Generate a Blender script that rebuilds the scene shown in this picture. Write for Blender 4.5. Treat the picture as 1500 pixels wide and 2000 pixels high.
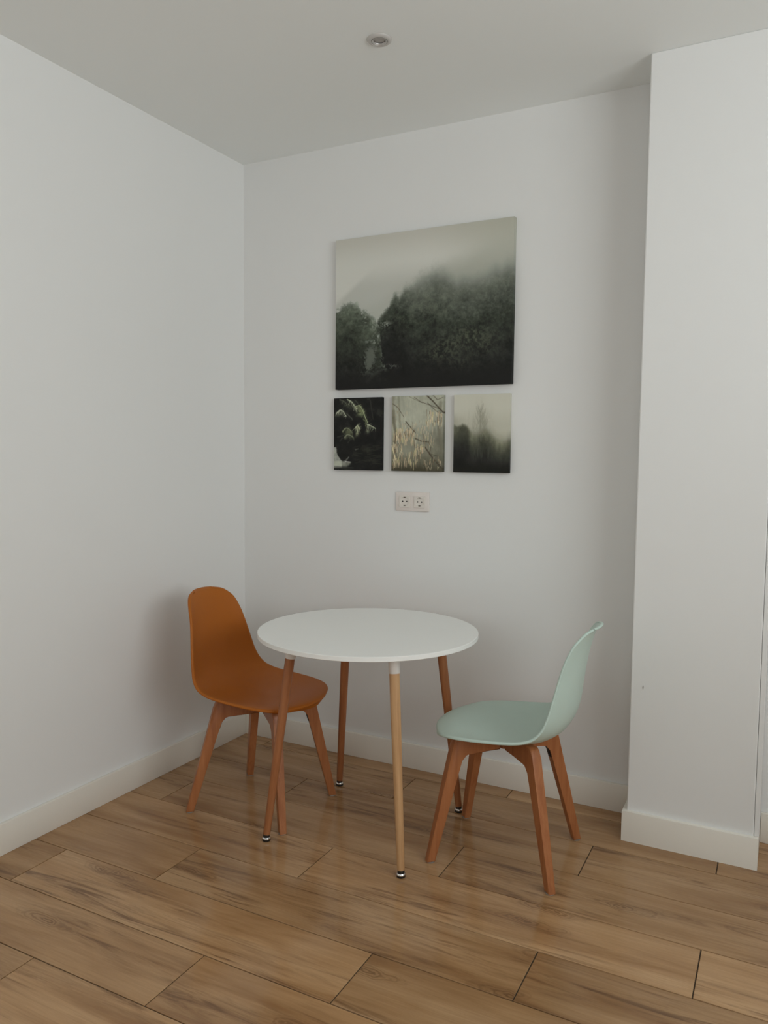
import bpy, bmesh, math, random
import numpy as np
from mathutils import Vector, Matrix

for o in list(bpy.data.objects):
    bpy.data.objects.remove(o, do_unlink=True)
scene = bpy.context.scene
COL = scene.collection
PI = math.pi
rng = random.Random(7)

# ------------------------------------------------------------------ camera
CAM = (2.344, -3.0559, 1.3715)
YAW, PITCH, ROLL, FPX = 2.0484, -0.0714, 0.0096, 1528.53
fw = Vector((math.cos(PITCH) * math.cos(YAW), math.cos(PITCH) * math.sin(YAW), math.sin(PITCH)))
rt = Vector((math.sin(YAW), -math.cos(YAW), 0))
up = rt.cross(fw)
c, s = math.cos(ROLL), math.sin(ROLL)
rt, up = c * rt + s * up, -s * rt + c * up
cam_data = bpy.data.cameras.new('camera')
cam_data.sensor_fit = 'VERTICAL'
cam_data.sensor_height = 36.0
cam_data.lens = FPX / 2000.0 * 36.0
cam_data.clip_start = 0.02
cam = bpy.data.objects.new('camera', cam_data)
COL.objects.link(cam)
cam.matrix_world = Matrix(((rt.x, up.x, -fw.x, CAM[0]), (rt.y, up.y, -fw.y, CAM[1]),
                           (rt.z, up.z, -fw.z, CAM[2]), (0, 0, 0, 1)))
scene.camera = cam

# ------------------------------------------------------------------ world, light, exposure
world = bpy.data.worlds.new('world')
scene.world = world
world.use_nodes = True
bg = world.node_tree.nodes['Background']
bg.inputs[0].default_value = (0.86, 0.93, 1.0, 1)
bg.inputs[1].default_value = 0.6

ROOM_X, ROOM_Y, H = 4.5, -6.2, 2.731

def window_light(name, loc, rot, sx, sy, power, col, spread):
    L = bpy.data.lights.new(name, 'AREA')
    L.shape = 'RECTANGLE'
    L.size, L.size_y = sx, sy
    L.energy = power
    L.color = col
    L.spread = math.radians(spread)
    o = bpy.data.objects.new(name, L)
    o.location = loc
    o.rotation_euler = rot
    COL.objects.link(o)
    return o

# daylight entering through the two windows of the room (right wall, front wall behind the camera)
WIN_R = dict(y0=-3.7, y1=-1.3, z0=1.10, z1=2.50)
WIN_F = dict(x0=1.4, x1=3.6, z0=1.10, z1=2.50)
window_light('daylight_right', (ROOM_X - 0.30, (WIN_R['y0'] + WIN_R['y1']) / 2, (WIN_R['z0'] + WIN_R['z1']) / 2),
             (0, PI / 2 + math.radians(20), 0), WIN_R['z1'] - WIN_R['z0'], WIN_R['y1'] - WIN_R['y0'], 77.0, (0.945, 1.0, 1.005), 160)
window_light('daylight_front', ((WIN_F['x0'] + WIN_F['x1']) / 2, ROOM_Y + 0.30, (WIN_F['z0'] + WIN_F['z1']) / 2),
             (PI / 2 + math.radians(20), 0, 0), WIN_F['x1'] - WIN_F['x0'], WIN_F['z1'] - WIN_F['z0'], 21.0, (0.945, 1.0, 1.005), 160)

vs = scene.view_settings
vs.view_transform = 'Standard'
vs.look = 'None'
vs.exposure = -0.72
vs.gamma = 1.0
vs.use_curve_mapping = False
scene.cycles.max_bounces = 8
scene.cycles.diffuse_bounces = 6
scene.cycles.glossy_bounces = 3
scene.cycles.use_denoising = True
scene.cycles.use_adaptive_sampling = True
scene.cycles.adaptive_threshold = 0.06
scene.cycles.adaptive_min_samples = 16
scene.cycles.sample_clamp_indirect = 6.0

# ------------------------------------------------------------------ helpers
def tag(o, label=None, cat=None, group=None, kind=None):
    if label: o['label'] = label
    if cat: o['category'] = cat
    if group: o['group'] = group
    if kind: o['kind'] = kind
    return o

def empty(name, loc=(0, 0, 0), rz=0.0):
    o = bpy.data.objects.new(name, None)
    o.empty_display_size = 0.1
    o.location = loc
    o.rotation_euler = (0, 0, rz)
    COL.objects.link(o)
    return o

def link(name, me, mat, parent=None, loc=None, rot=None):
    o = bpy.data.objects.new(name, me)
    if mat is not None and not me.materials:
        me.materials.append(mat)
    if parent: o.parent = parent
    if loc is not None: o.location = loc
    if rot is not None: o.rotation_euler = rot
    COL.objects.link(o)
    return o

def to_mesh(name, bm, smooth=False, angle=None):
    bmesh.ops.recalc_face_normals(bm, faces=bm.faces)
    me = bpy.data.meshes.new(name)
    bm.to_mesh(me)
    bm.free()
    if smooth:
        me.polygons.foreach_set('use_smooth', [True] * len(me.polygons))
        if angle is not None:
            me.set_sharp_from_angle(angle=angle)
    return me

def box_bm(lo, hi, bevel=0.0, seg=2, bm=None):
    bm = bm or bmesh.new()
    r = bmesh.ops.create_cube(bm, size=1.0)
    for v in r['verts']:
        v.co = Vector([lo[i] + (v.co[i] + 0.5) * (hi[i] - lo[i]) for i in range(3)])
    if bevel > 0:
        es = list({e for v in r['verts'] for e in v.link_edges})
        bmesh.ops.bevel(bm, geom=es, offset=bevel, segments=seg, affect='EDGES', profile=0.5)
    return bm

def lathe_bm(prof, n=32, bm=None, cap0=True, cap1=True, origin=(0, 0, 0)):
    """prof: list of (r, z)"""
    bm = bm or bmesh.new()
    rings = []
    for r, z in prof:
        rings.append([bm.verts.new((origin[0] + r * math.cos(2 * PI * k / n), origin[1] + r * math.sin(2 * PI * k / n), origin[2] + z))
                      for k in range(n)])
    for a, b in zip(rings, rings[1:]):
        for k in range(n):
            bm.faces.new((a[k], a[(k + 1) % n], b[(k + 1) % n], b[k]))
    if cap0: bm.faces.new(rings[0])
    if cap1: bm.faces.new(rings[-1])
    return bm

def prism_bm(poly, t0, t1, bevel=0.0, seg=2):
    """poly in (x,z), extruded along y from t0 to t1"""
    bm = bmesh.new()
    a = [bm.verts.new((x, t0, z)) for x, z in poly]
    b = [bm.verts.new((x, t1, z)) for x, z in poly]
    n = len(poly)
    fa = bm.faces.new(a); fb = bm.faces.new(b[::-1])
    for k in range(n):
        bm.faces.new((a[k], b[k], b[(k + 1) % n], a[(k + 1) % n]))
    if bevel:
        es = [e for e in bm.edges if (e.link_faces and (fa in e.link_faces or fb in e.link_faces))]
        bmesh.ops.bevel(bm, geom=es, offset=bevel, segments=seg, affect='EDGES', profile=0.5)
    return bm

# ------------------------------------------------------------------ materials
def mat(name):
    m = bpy.data.materials.new(name)
    m.use_nodes = True
    return m, m.node_tree.nodes, m.node_tree.links, m.node_tree.nodes['Principled BSDF']

def plain(name, col, rough=0.5, spec=0.5, metal=0.0, var=0.04, scale=30.0, bump=0.0, bscale=200.0):
    m, N, L, B = mat(name)
    tc = N.new('ShaderNodeTexCoord')
    no = N.new('ShaderNodeTexNoise'); no.inputs['Scale'].default_value = scale; no.inputs['Detail'].default_value = 1.5
    L.new(tc.outputs['Object'], no.inputs['Vector'])
    mx = N.new('ShaderNodeMix'); mx.data_type = 'RGBA'
    mx.inputs['A'].default_value = (*[x * (1 - var) for x in col], 1)
    mx.inputs['B'].default_value = (*[min(1, x * (1 + var)) for x in col], 1)
    L.new(no.outputs['Fac'], mx.inputs['Factor'])
    L.new(mx.outputs['Result'], B.inputs['Base Color'])
    B.inputs['Roughness'].default_value = rough
    B.inputs['Specular IOR Level'].default_value = spec
    B.inputs['Metallic'].default_value = metal
    if bump:
        n2 = N.new('ShaderNodeTexNoise'); n2.inputs['Scale'].default_value = bscale; n2.inputs['Detail'].default_value = 1
        L.new(tc.outputs['Object'], n2.inputs['Vector'])
        b = N.new('ShaderNodeBump'); b.inputs['Strength'].default_value = bump; b.inputs['Distance'].default_value = 0.001
        L.new(n2.outputs['Fac'], b.inputs['Height'])
        L.new(b.outputs['Normal'], B.inputs['Normal'])
    return m

M_WALL = plain('wall_paint', (0.82, 0.82, 0.81), 0.6, 0.25, var=0.008, scale=3)
M_CEIL = plain('ceiling_paint', (0.885, 0.905, 0.895), 0.8, 0.2, var=0.006, scale=3)
M_BASE = plain('baseboard_lacquer', (0.85, 0.81, 0.735), 0.35, 0.4, var=0.01, scale=5)
M_GROUT = plain('grout', (0.075, 0.055, 0.038), 0.9, 0.2, var=0.15, scale=80)
M_ORANGE = plain('orange_plastic', (0.41, 0.118, 0.010), 0.5, 0.3, var=0.02, scale=15, bump=0.08, bscale=900)
M_GREEN = plain('mint_plastic', (0.54, 0.665, 0.60), 0.42, 0.4, var=0.02, scale=15, bump=0.08, bscale=900)
M_TOP = plain('table_lacquer', (0.91, 0.91, 0.885), 0.4, 0.35, var=0.006, scale=8)
M_CAP = plain('white_metal_cap', (0.80, 0.77, 0.74), 0.4, 0.5, var=0.01)
M_BLACK = plain('black_rubber', (0.012, 0.012, 0.012), 0.35, 0.5, var=0.1)
M_STEEL = plain('black_steel', (0.015, 0.014, 0.014), 0.5, 0.4, var=0.1)
M_CHROME = plain('chrome', (0.85, 0.85, 0.85), 0.12, 0.5, metal=1.0, var=0.02)
M_PAD = plain('grey_foot_plastic', (0.30, 0.26, 0.22), 0.6, 0.4, var=0.05)
M_SOCK = plain('socket_plastic', (0.80, 0.735, 0.69), 0.35, 0.5, var=0.01)
M_SOCKI = plain('socket_insert_plastic', (0.78, 0.73, 0.67), 0.35, 0.5, var=0.01)
M_HOLE = plain('socket_hole', (0.02, 0.016, 0.014), 0.8, 0.2, var=0.1)
M_CLIP = plain('brass_clip', (0.18, 0.15, 0.12), 0.4, 0.5, metal=0.7, var=0.1)
M_RING = plain('brushed_nickel', (0.60, 0.58, 0.555), 0.6, 0.3, metal=0.2, var=0.03)
M_BAFF = plain('reflector', (0.58, 0.56, 0.54), 0.42, 0.5, metal=0.6, var=0.03)
M_LAMP = plain('lamp_lens', (0.42, 0.40, 0.385), 0.4, 0.4, var=0.03)
M_FRAMEW = plain('window_frame_white', (0.78, 0.78, 0.76), 0.4, 0.4, var=0.01)

def wood(name, c_dark, c_mid, c_light, rough=0.38, axis=2):
    m, N, L, B = mat(name)
    tc = N.new('ShaderNodeTexCoord')
    oi = N.new('ShaderNodeObjectInfo')
    add = N.new('ShaderNodeVectorMath'); add.operation = 'ADD'
    mul = N.new('ShaderNodeVectorMath'); mul.operation = 'SCALE'
    cmb = N.new('ShaderNodeCombineXYZ')
    L.new(oi.outputs['Random'], cmb.inputs[0]); L.new(oi.outputs['Random'], cmb.inputs[1]); L.new(oi.outputs['Random'], cmb.inputs[2])
    L.new(cmb.outputs[0], mul.inputs[0]); mul.inputs['Scale'].default_value = 9.0
    L.new(tc.outputs['Object'], add.inputs[0]); L.new(mul.outputs[0], add.inputs[1])
    mp = N.new('ShaderNodeMapping')
    sc = [60.0, 60.0, 60.0]; sc[axis] = 3.0
    mp.inputs['Scale'].default_value = sc
    L.new(add.outputs[0], mp.inputs['Vector'])
    n1 = N.new('ShaderNodeTexNoise'); n1.inputs['Scale'].default_value = 1.0; n1.inputs['Detail'].default_value = 6
    n1.inputs['Roughness'].default_value = 0.65; n1.inputs['Distortion'].default_value = 0.4
    L.new(mp.outputs[0], n1.inputs['Vector'])
    cr = N.new('ShaderNodeValToRGB')
    e = cr.color_ramp.elements
    e[0].position = 0.28; e[0].color = (*c_dark, 1)
    e[1].position = 0.72; e[1].color = (*c_light, 1)
    em = e.new(0.48); em.color = (*c_mid, 1)
    L.new(n1.outputs['Fac'], cr.inputs['Fac'])
    L.new(cr.outputs['Color'], B.inputs['Base Color'])
    B.inputs['Roughness'].default_value = rough
    B.inputs['Specular IOR Level'].default_value = 0.4
    b = N.new('ShaderNodeBump'); b.inputs['Strength'].default_value = 0.06; b.inputs['Distance'].default_value = 0.001
    L.new(n1.outputs['Fac'], b.inputs['Height']); L.new(b.outputs['Normal'], B.inputs['Normal'])
    return m

M_CHAIRWOOD = wood('chair_beech', (0.30, 0.098, 0.033), (0.38, 0.138, 0.050), (0.45, 0.180, 0.070))
M_TABLEWOOD = wood('table_beech', (0.28, 0.095, 0.034), (0.36, 0.135, 0.052), (0.43, 0.18, 0.075))
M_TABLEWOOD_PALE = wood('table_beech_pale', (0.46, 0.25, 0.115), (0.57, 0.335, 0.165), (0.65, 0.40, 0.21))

def floor_tile_material():
    m, N, L, B = mat('wood_look_tile')
    tc = N.new('ShaderNodeTexCoord')
    oi = N.new('ShaderNodeObjectInfo')
    def math_(op, a, b=None, clamp=False):
        n = N.new('ShaderNodeMath'); n.operation = op; n.use_clamp = clamp
        for i, v in enumerate((a, b)):
            if v is None: continue
            if isinstance(v, (int, float)): n.inputs[i].default_value = v
            else: L.new(v, n.inputs[i])
        return n.outputs[0]
    wn = N.new('ShaderNodeTexWhiteNoise'); wn.noise_dimensions = '1D'
    L.new(oi.outputs['Random'], wn.inputs['W'])
    off = N.new('ShaderNodeVectorMath'); off.operation = 'SCALE'; off.inputs['Scale'].default_value = 40.0
    L.new(wn.outputs['Color'], off.inputs[0])
    pos = N.new('ShaderNodeVectorMath'); pos.operation = 'ADD'
    L.new(tc.outputs['Object'], pos.inputs[0]); L.new(off.outputs[0], pos.inputs[1])
    def noise(scale3, detail=5, rough=0.6, dist=0.0, src=None):
        mp = N.new('ShaderNodeMapping'); mp.inputs['Scale'].default_value = scale3
        L.new(src or pos.outputs[0], mp.inputs['Vector'])
        n = N.new('ShaderNodeTexNoise'); n.inputs['Scale'].default_value = 1.0
        n.inputs['Detail'].default_value = detail; n.inputs['Roughness'].default_value = rough; n.inputs['Distortion'].default_value = dist
        L.new(mp.outputs[0], n.inputs['Vector'])
        return n.outputs['Fac']
    def ramp(fac, stops):
        r = N.new('ShaderNodeValToRGB'); e = r.color_ramp.elements
        e[0].position, e[0].color = stops[0][0], (*stops[0][1], 1)
        e[1].position, e[1].color = stops[-1][0], (*stops[-1][1], 1)
        for p, cl in stops[1:-1]:
            x = e.new(p); x.color = (*cl, 1)
        L.new(fac, r.inputs['Fac'])
        return r.outputs['Color']
    def mix(fac, a, b, mode='MIX'):
        x = N.new('ShaderNodeMix'); x.data_type = 'RGBA'; x.blend_type = mode
        for k, v in (('Factor', fac), ('A', a), ('B', b)):
            if isinstance(v, (int, float)): x.inputs[k].default_value = v
            elif isinstance(v, tuple): x.inputs[k].default_value = (*v, 1)
            else: L.new(v, x.inputs[k])
        return x.outputs['Result']
    # slow tone drift, grain, streaks
    drift = noise((1.5, 10.0, 1.0), 4, 0.55, 0.4)
    grain = noise((5.0, 130.0, 1.0), 6, 0.75, 0.25)
    fig = noise((2.2, 26.0, 1.0), 7, 0.66, 1.3)
    base = ramp(drift, [(0.30, (0.305, 0.160, 0.068)), (0.50, (0.455, 0.268, 0.130)), (0.70, (0.555, 0.350, 0.186))])
    gm = ramp(grain, [(0.38, (0, 0, 0)), (0.62, (1, 1, 1))])
    base = mix(math_('MULTIPLY', gm, 0.28), base, (0.235, 0.125, 0.057))
    streak = ramp(fig, [(0.47, (0, 0, 0)), (0.56, (0.4, 0.4, 0.4)), (0.66, (1, 1, 1))])
    big = ramp(noise((1.2, 6.5, 1.0), 3, 0.5, 0.6), [(0.45, (0.06, 0.06, 0.06)), (0.60, (1, 1, 1))])
    sm = N.new('ShaderNodeMix'); sm.data_type = 'RGBA'; sm.blend_type = 'MULTIPLY'; sm.inputs['Factor'].default_value = 1.0
    L.new(streak, sm.inputs['A']); L.new(big, sm.inputs['B'])
    base = mix(math_('MULTIPLY', sm.outputs['Result'], 0.80), base, (0.125, 0.058, 0.025))
    # cathedral figure and knots: feathered rings around scattered points, drawn out along the plank
    wob = N.new('ShaderNodeTexNoise'); wob.inputs['Scale'].default_value = 14.0; wob.inputs['Detail'].default_value = 5
    L.new(pos.outputs[0], wob.inputs['Vector'])
    wv = N.new('ShaderNodeVectorMath'); wv.operation = 'MULTIPLY'; wv.inputs[1].default_value = (0.20, 0.035, 0.0)
    L.new(wob.outputs['Color'], wv.inputs[0])
    wa = N.new('ShaderNodeVectorMath'); wa.operation = 'ADD'
    L.new(pos.outputs[0], wa.inputs[0]); L.new(wv.outputs[0], wa.inputs[1])
    mp = N.new('ShaderNodeMapping'); mp.inputs['Scale'].default_value = (1.35, 6.2, 1.0)
    L.new(wa.outputs[0], mp.inputs['Vector'])
    vo = N.new('ShaderNodeTexVoronoi'); vo.voronoi_dimensions = '2D'; vo.inputs['Scale'].default_value = 1.15
    L.new(mp.outputs[0], vo.inputs['Vector'])
    d = vo.outputs['Distance']
    rings = math_('SINE', math_('ADD', math_('MULTIPLY', d, 120.0), math_('MULTIPLY', grain, 7.0)))
    ringm = ramp(math_('ADD', math_('MULTIPLY', rings, 0.5), 0.5), [(0.25, (0, 0, 0)), (0.85, (1, 1, 1))])
    near = ramp(d, [(0.0, (1, 1, 1)), (0.09, (0.65, 0.65, 0.65)), (0.23, (0, 0, 0))])
    sepc = N.new('ShaderNodeSeparateColor'); L.new(vo.outputs['Color'], sepc.inputs[0])
    sel = math_('GREATER_THAN', sepc.outputs[0], 0.64)
    rm = N.new('ShaderNodeMix'); rm.data_type = 'RGBA'; rm.blend_type = 'MULTIPLY'; rm.inputs['Factor'].default_value = 1.0
    L.new(ringm, rm.inputs['A']); L.new(near, rm.inputs['B'])
    base = mix(math_('MULTIPLY', math_('MULTIPLY', near, sel), 0.30), base, (0.18, 0.090, 0.040))
    base = mix(math_('MULTIPLY', math_('MULTIPLY', rm.outputs['Result'], sel), 0.58), base, (0.105, 0.048, 0.021))
    # plank to plank tone
    hsv = N.new('ShaderNodeHueSaturation')
    v = N.new('ShaderNodeMapRange'); v.inputs['To Min'].default_value = 0.90; v.inputs['To Max'].default_value = 1.10
    L.new(oi.outputs['Random'], v.inputs['Value'])
    L.new(v.outputs[0], hsv.inputs['Value']); L.new(base, hsv.inputs['Color'])
    L.new(hsv.outputs['Color'], B.inputs['Base Color'])
    rr = N.new('ShaderNodeMapRange'); rr.inputs['To Min'].default_value = 0.10; rr.inputs['To Max'].default_value = 0.20
    L.new(drift, rr.inputs['Value']); L.new(rr.outputs[0], B.inputs['Roughness'])
    B.inputs['Specular IOR Level'].default_value = 0.40
    b = N.new('ShaderNodeBump'); b.inputs['Strength'].default_value = 0.025; b.inputs['Distance'].default_value = 0.0006
    L.new(grain, b.inputs['Height']); L.new(b.outputs['Normal'], B.inputs['Normal'])
    return m
M_TILE = floor_tile_material()

# ------------------------------------------------------------------ room shell
def struct(name, bm, m, parent=None, smooth=False):
    o = link(name, to_mesh(name, bm, smooth, 0.6 if smooth else None), m, parent)
    if parent is None: o['kind'] = 'structure'
    return o

WT = 0.14
COLX0, COLX1, COLY, LIN = 1.872, 2.286, -0.221, 0.016
floor = struct('floor', box_bm((0, ROOM_Y, -0.06), (ROOM_X, 0, -0.0028)), M_GROUT)
struct('ceiling', box_bm((-WT, ROOM_Y - WT, H), (ROOM_X + WT, WT, H + 0.12)), M_CEIL)
struct('wall_left', box_bm((-WT, ROOM_Y - WT, -0.06), (0, WT, H)), M_WALL)
struct('wall_back', box_bm((0, 0, -0.06), (ROOM_X + WT, WT, H)), M_WALL)
struct('wall_pier', box_bm((COLX0, COLY, 0.0), (COLX1, 0, H), 0.004, 2), M_WALL)

def wall_with_hole(axis, a0, a1, b0, b1, t0, t1, name):
    """wall in plane; axis='x' wall spans y (a) thickness x (t); axis='y' spans x (a) thickness y"""
    lo, hi = (a0, a1)
    bm = bmesh.new()
    A = (ROOM_Y - WT, 0) if axis == 'x' else (0, ROOM_X)
    parts = [((A[0], -0.06), (lo, H)), ((hi, -0.06), (A[1], H)), ((lo, -0.06), (hi, b0)), ((lo, b1), (hi, H))]
    for (p0, z0), (p1, z1) in parts:
        if axis == 'x': box_bm((t0, p0, z0), (t1, p1, z1), bm=bm)
        else: box_bm((p0, t0, z0), (p1, t1, z1), bm=bm)
    return struct(name, bm, M_WALL)

wall_with_hole('x', WIN_R['y0'], WIN_R['y1'], WIN_R['z0'], WIN_R['z1'], ROOM_X, ROOM_X + WT, 'wall_right')
wall_with_hole('y', WIN_F['x0'], WIN_F['x1'], WIN_F['z0'], WIN_F['z1'], ROOM_Y - WT, ROOM_Y, 'wall_front')

def window_frame(name, axis, a0, a1, z0, z1, t):
    w, d = 0.05, 0.05
    bm = bmesh.new()
    am = (a0 + a1) / 2
    for p0, q0, p1, q1 in ((a0, z0, a0 + w, z1), (a1 - w, z0, a1, z1), (a0 + w, z0, a1 - w, z0 + w), (a0 + w, z1 - w, a1 - w, z1), (am - w / 2, z0 + w, am + w / 2, z1 - w)):
        if axis == 'x': box_bm((t, p0, q0), (t + d, p1, q1), bm=bm)
        else: box_bm((p0, t - d, q0), (p1, t, q1), bm=bm)
    return struct(name, bm, M_FRAMEW)
window_frame('window_1', 'x', WIN_R['y0'], WIN_R['y1'], WIN_R['z0'], WIN_R['z1'], ROOM_X + 0.02)
window_frame('window_2', 'y', WIN_F['x0'], WIN_F['x1'], WIN_F['z0'], WIN_F['z1'], ROOM_Y - 0.02)

BH, BT = 0.110, 0.015
def baseboard(name, segs):
    bm = bmesh.new()
    for lo, hi in segs:
        box_bm(lo, hi, 0.0025, 2, bm=bm)
    return struct(name, bm, M_BASE, smooth=True)
baseboard('baseboard_left', [((0, ROOM_Y, 0), (BT, 0, BH))])
baseboard('baseboard_back', [((BT, -BT, 0), (COLX0 - BT, 0, BH))])
bm = bmesh.new()      # skirting wrapping the pier, one U-shaped board
poly = [(COLX0 - BT, 0), (COLX0 - BT, COLY - BT), (COLX1 + BT, COLY - BT), (COLX1 + BT, 0), (COLX1, 0), (COLX1, COLY), (COLX0, COLY), (COLX0, 0)]
lo = [bm.verts.new((x, y, 0)) for x, y in poly]; hi = [bm.verts.new((x, y, BH)) for x, y in poly]
bm.faces.new(lo); bm.faces.new(hi)
for k in range(8): bm.faces.new((lo[k], lo[(k + 1) % 8], hi[(k + 1) % 8], hi[k]))
bmesh.ops.bevel(bm, geom=[e for e in bm.edges if min(v.co.z for v in e.verts) > 0.1 or abs(e.verts[0].co.z - e.verts[1].co.z) > 0.05],
                offset=0.0022, segments=2, affect='EDGES', profile=0.5)
struct('baseboard_pier', bm, M_BASE, smooth=True)
baseboard('baseboard_right_of_pier', [((COLX1 + BT + 0.001, -BT, 0), (ROOM_X, 0, BH))])
# lining board on the pier's passage side
struct('trim_1', box_bm((COLX1 + 0.0008, COLY + 0.0005, BH + 0.0005), (COLX1 + LIN, -0.001, H), 0.0015, 2), M_WALL)

bm = bmesh.new()
pts = [(-0.0015, 0.006), (0.0012, 0.0075), (0.0022, 0.001), (0.0010, -0.006), (-0.0010, -0.0065), (-0.0022, -0.001)]
a_ = [bm.verts.new((1.914 + x, COLY - 0.0003, 0.564 + z)) for x, z in pts]; b_ = [bm.verts.new((1.914 + x, COLY + 0.002, 0.564 + z)) for x, z in pts]
bm.faces.new(a_); bm.faces.new(b_)
for k in range(6): bm.faces.new((a_[k], a_[(k + 1) % 6], b_[(k + 1) % 6], b_[k]))
link('scuff_mark', to_mesh('scuff_mark', bm), plain('scuff', (0.35, 0.33, 0.31), 0.8, 0.2), bpy.data.objects['wall_pier'])

# ------------------------------------------------------------------ floor planks
ROWH, PL, GAP = 0.2255, 1.203, 0.0034
plank_cache = {}
def plank_mesh(w, d):
    k = (round(w, 4), round(d, 4))
    if k not in plank_cache:
        plank_cache[k] = to_mesh('plank', box_bm((-w / 2, -d / 2, -0.0085), (w / 2, d / 2, 0.0), 0.0007, 1))
        plank_cache[k].materials.append(M_TILE)
    return plank_cache[k]
row = 0
while True:
    y1 = -0.0985 - ROWH * (row - 1) if row > 0 else -0.0005
    y0 = -0.0985 - ROWH * row
    if y1 < ROOM_Y + 0.02: break
    y0c = max(y0, ROOM_Y)
    xj = (1.38 - 0.402 * row) % PL
    x = xj - PL
    while x < ROOM_X:
        a, b = max(0.0005, x), min(ROOM_X, x + PL)
        if b - a > 0.02:
            w, d = b - a - GAP, (y1 - y0c) - GAP
            o = link('plank', plank_mesh(w, d), None, floor, ((a + b) / 2, (y0c + y1) / 2, 0.0))
            if rng.random() < 0.5 and w > 1.0: o.rotation_euler.z = PI
        x += PL
    row += 1

# ------------------------------------------------------------------ chairs
ROWS = [  # spine u, z | edge u, z, half width
    (0.2301, 0.4338, 0.2201, 0.4280, 0.0574),
    (0.2348, 0.4412, 0.2112, 0.4369, 0.1072),
    (0.2272, 0.4488, 0.1943, 0.4459, 0.1488),
    (0.2042, 0.4528, 0.1678, 0.4526, 0.1802),
    (0.1661, 0.4531, 0.1334, 0.4569, 0.2012),
    (0.1029, 0.4469, 0.0826, 0.4612, 0.2149),
    (0.0348, 0.4402, 0.0253, 0.4653, 0.2203),
    (-0.0431, 0.4359, -0.0444, 0.4708, 0.2218),
    (-0.1108, 0.4398, -0.1043, 0.4785, 0.2191),
    (-0.1635, 0.4529, -0.1462, 0.4933, 0.2132),
    (-0.2014, 0.4772, -0.1722, 0.5191, 0.2041),
    (-0.2253, 0.5125, -0.1876, 0.5539, 0.1934),
    (-0.2400, 0.5602, -0.1983, 0.5974, 0.1827),
    (-0.2479, 0.6205, -0.2084, 0.6423, 0.1723),
    (-0.2561, 0.6803, -0.2183, 0.6874, 0.1611),
    (-0.2660, 0.7345, -0.2310, 0.7331, 0.1488),
    (-0.2781, 0.7831, -0.2489, 0.7764, 0.1346),
    (-0.2890, 0.8113, -0.2644, 0.7991, 0.1178),
    (-0.2979, 0.8240, -0.2788, 0.8154, 0.0947),
    (-0.3061, 0.8293, -0.2946, 0.8237, 0.0571),
]
def catmull(P, n):
    P = np.array(P, float)
    m = len(P)
    Q = np.vstack([2 * P[0] - P[1], P, 2 * P[-1] - P[-2]])
    out = []
    for t in np.linspace(0, m - 1, n):
        i = min(int(t), m - 2); f = t - i
        p0, p1, p2, p3 = Q[i], Q[i + 1], Q[i + 2], Q[i + 3]
        out.append(0.5 * ((2 * p1) + (-p0 + p2) * f + (2 * p0 - 5 * p1 + 4 * p2 - p3) * f * f + (-p0 + 3 * p1 - 3 * p2 + p3) * f ** 3))
    return np.array(out)

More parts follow.
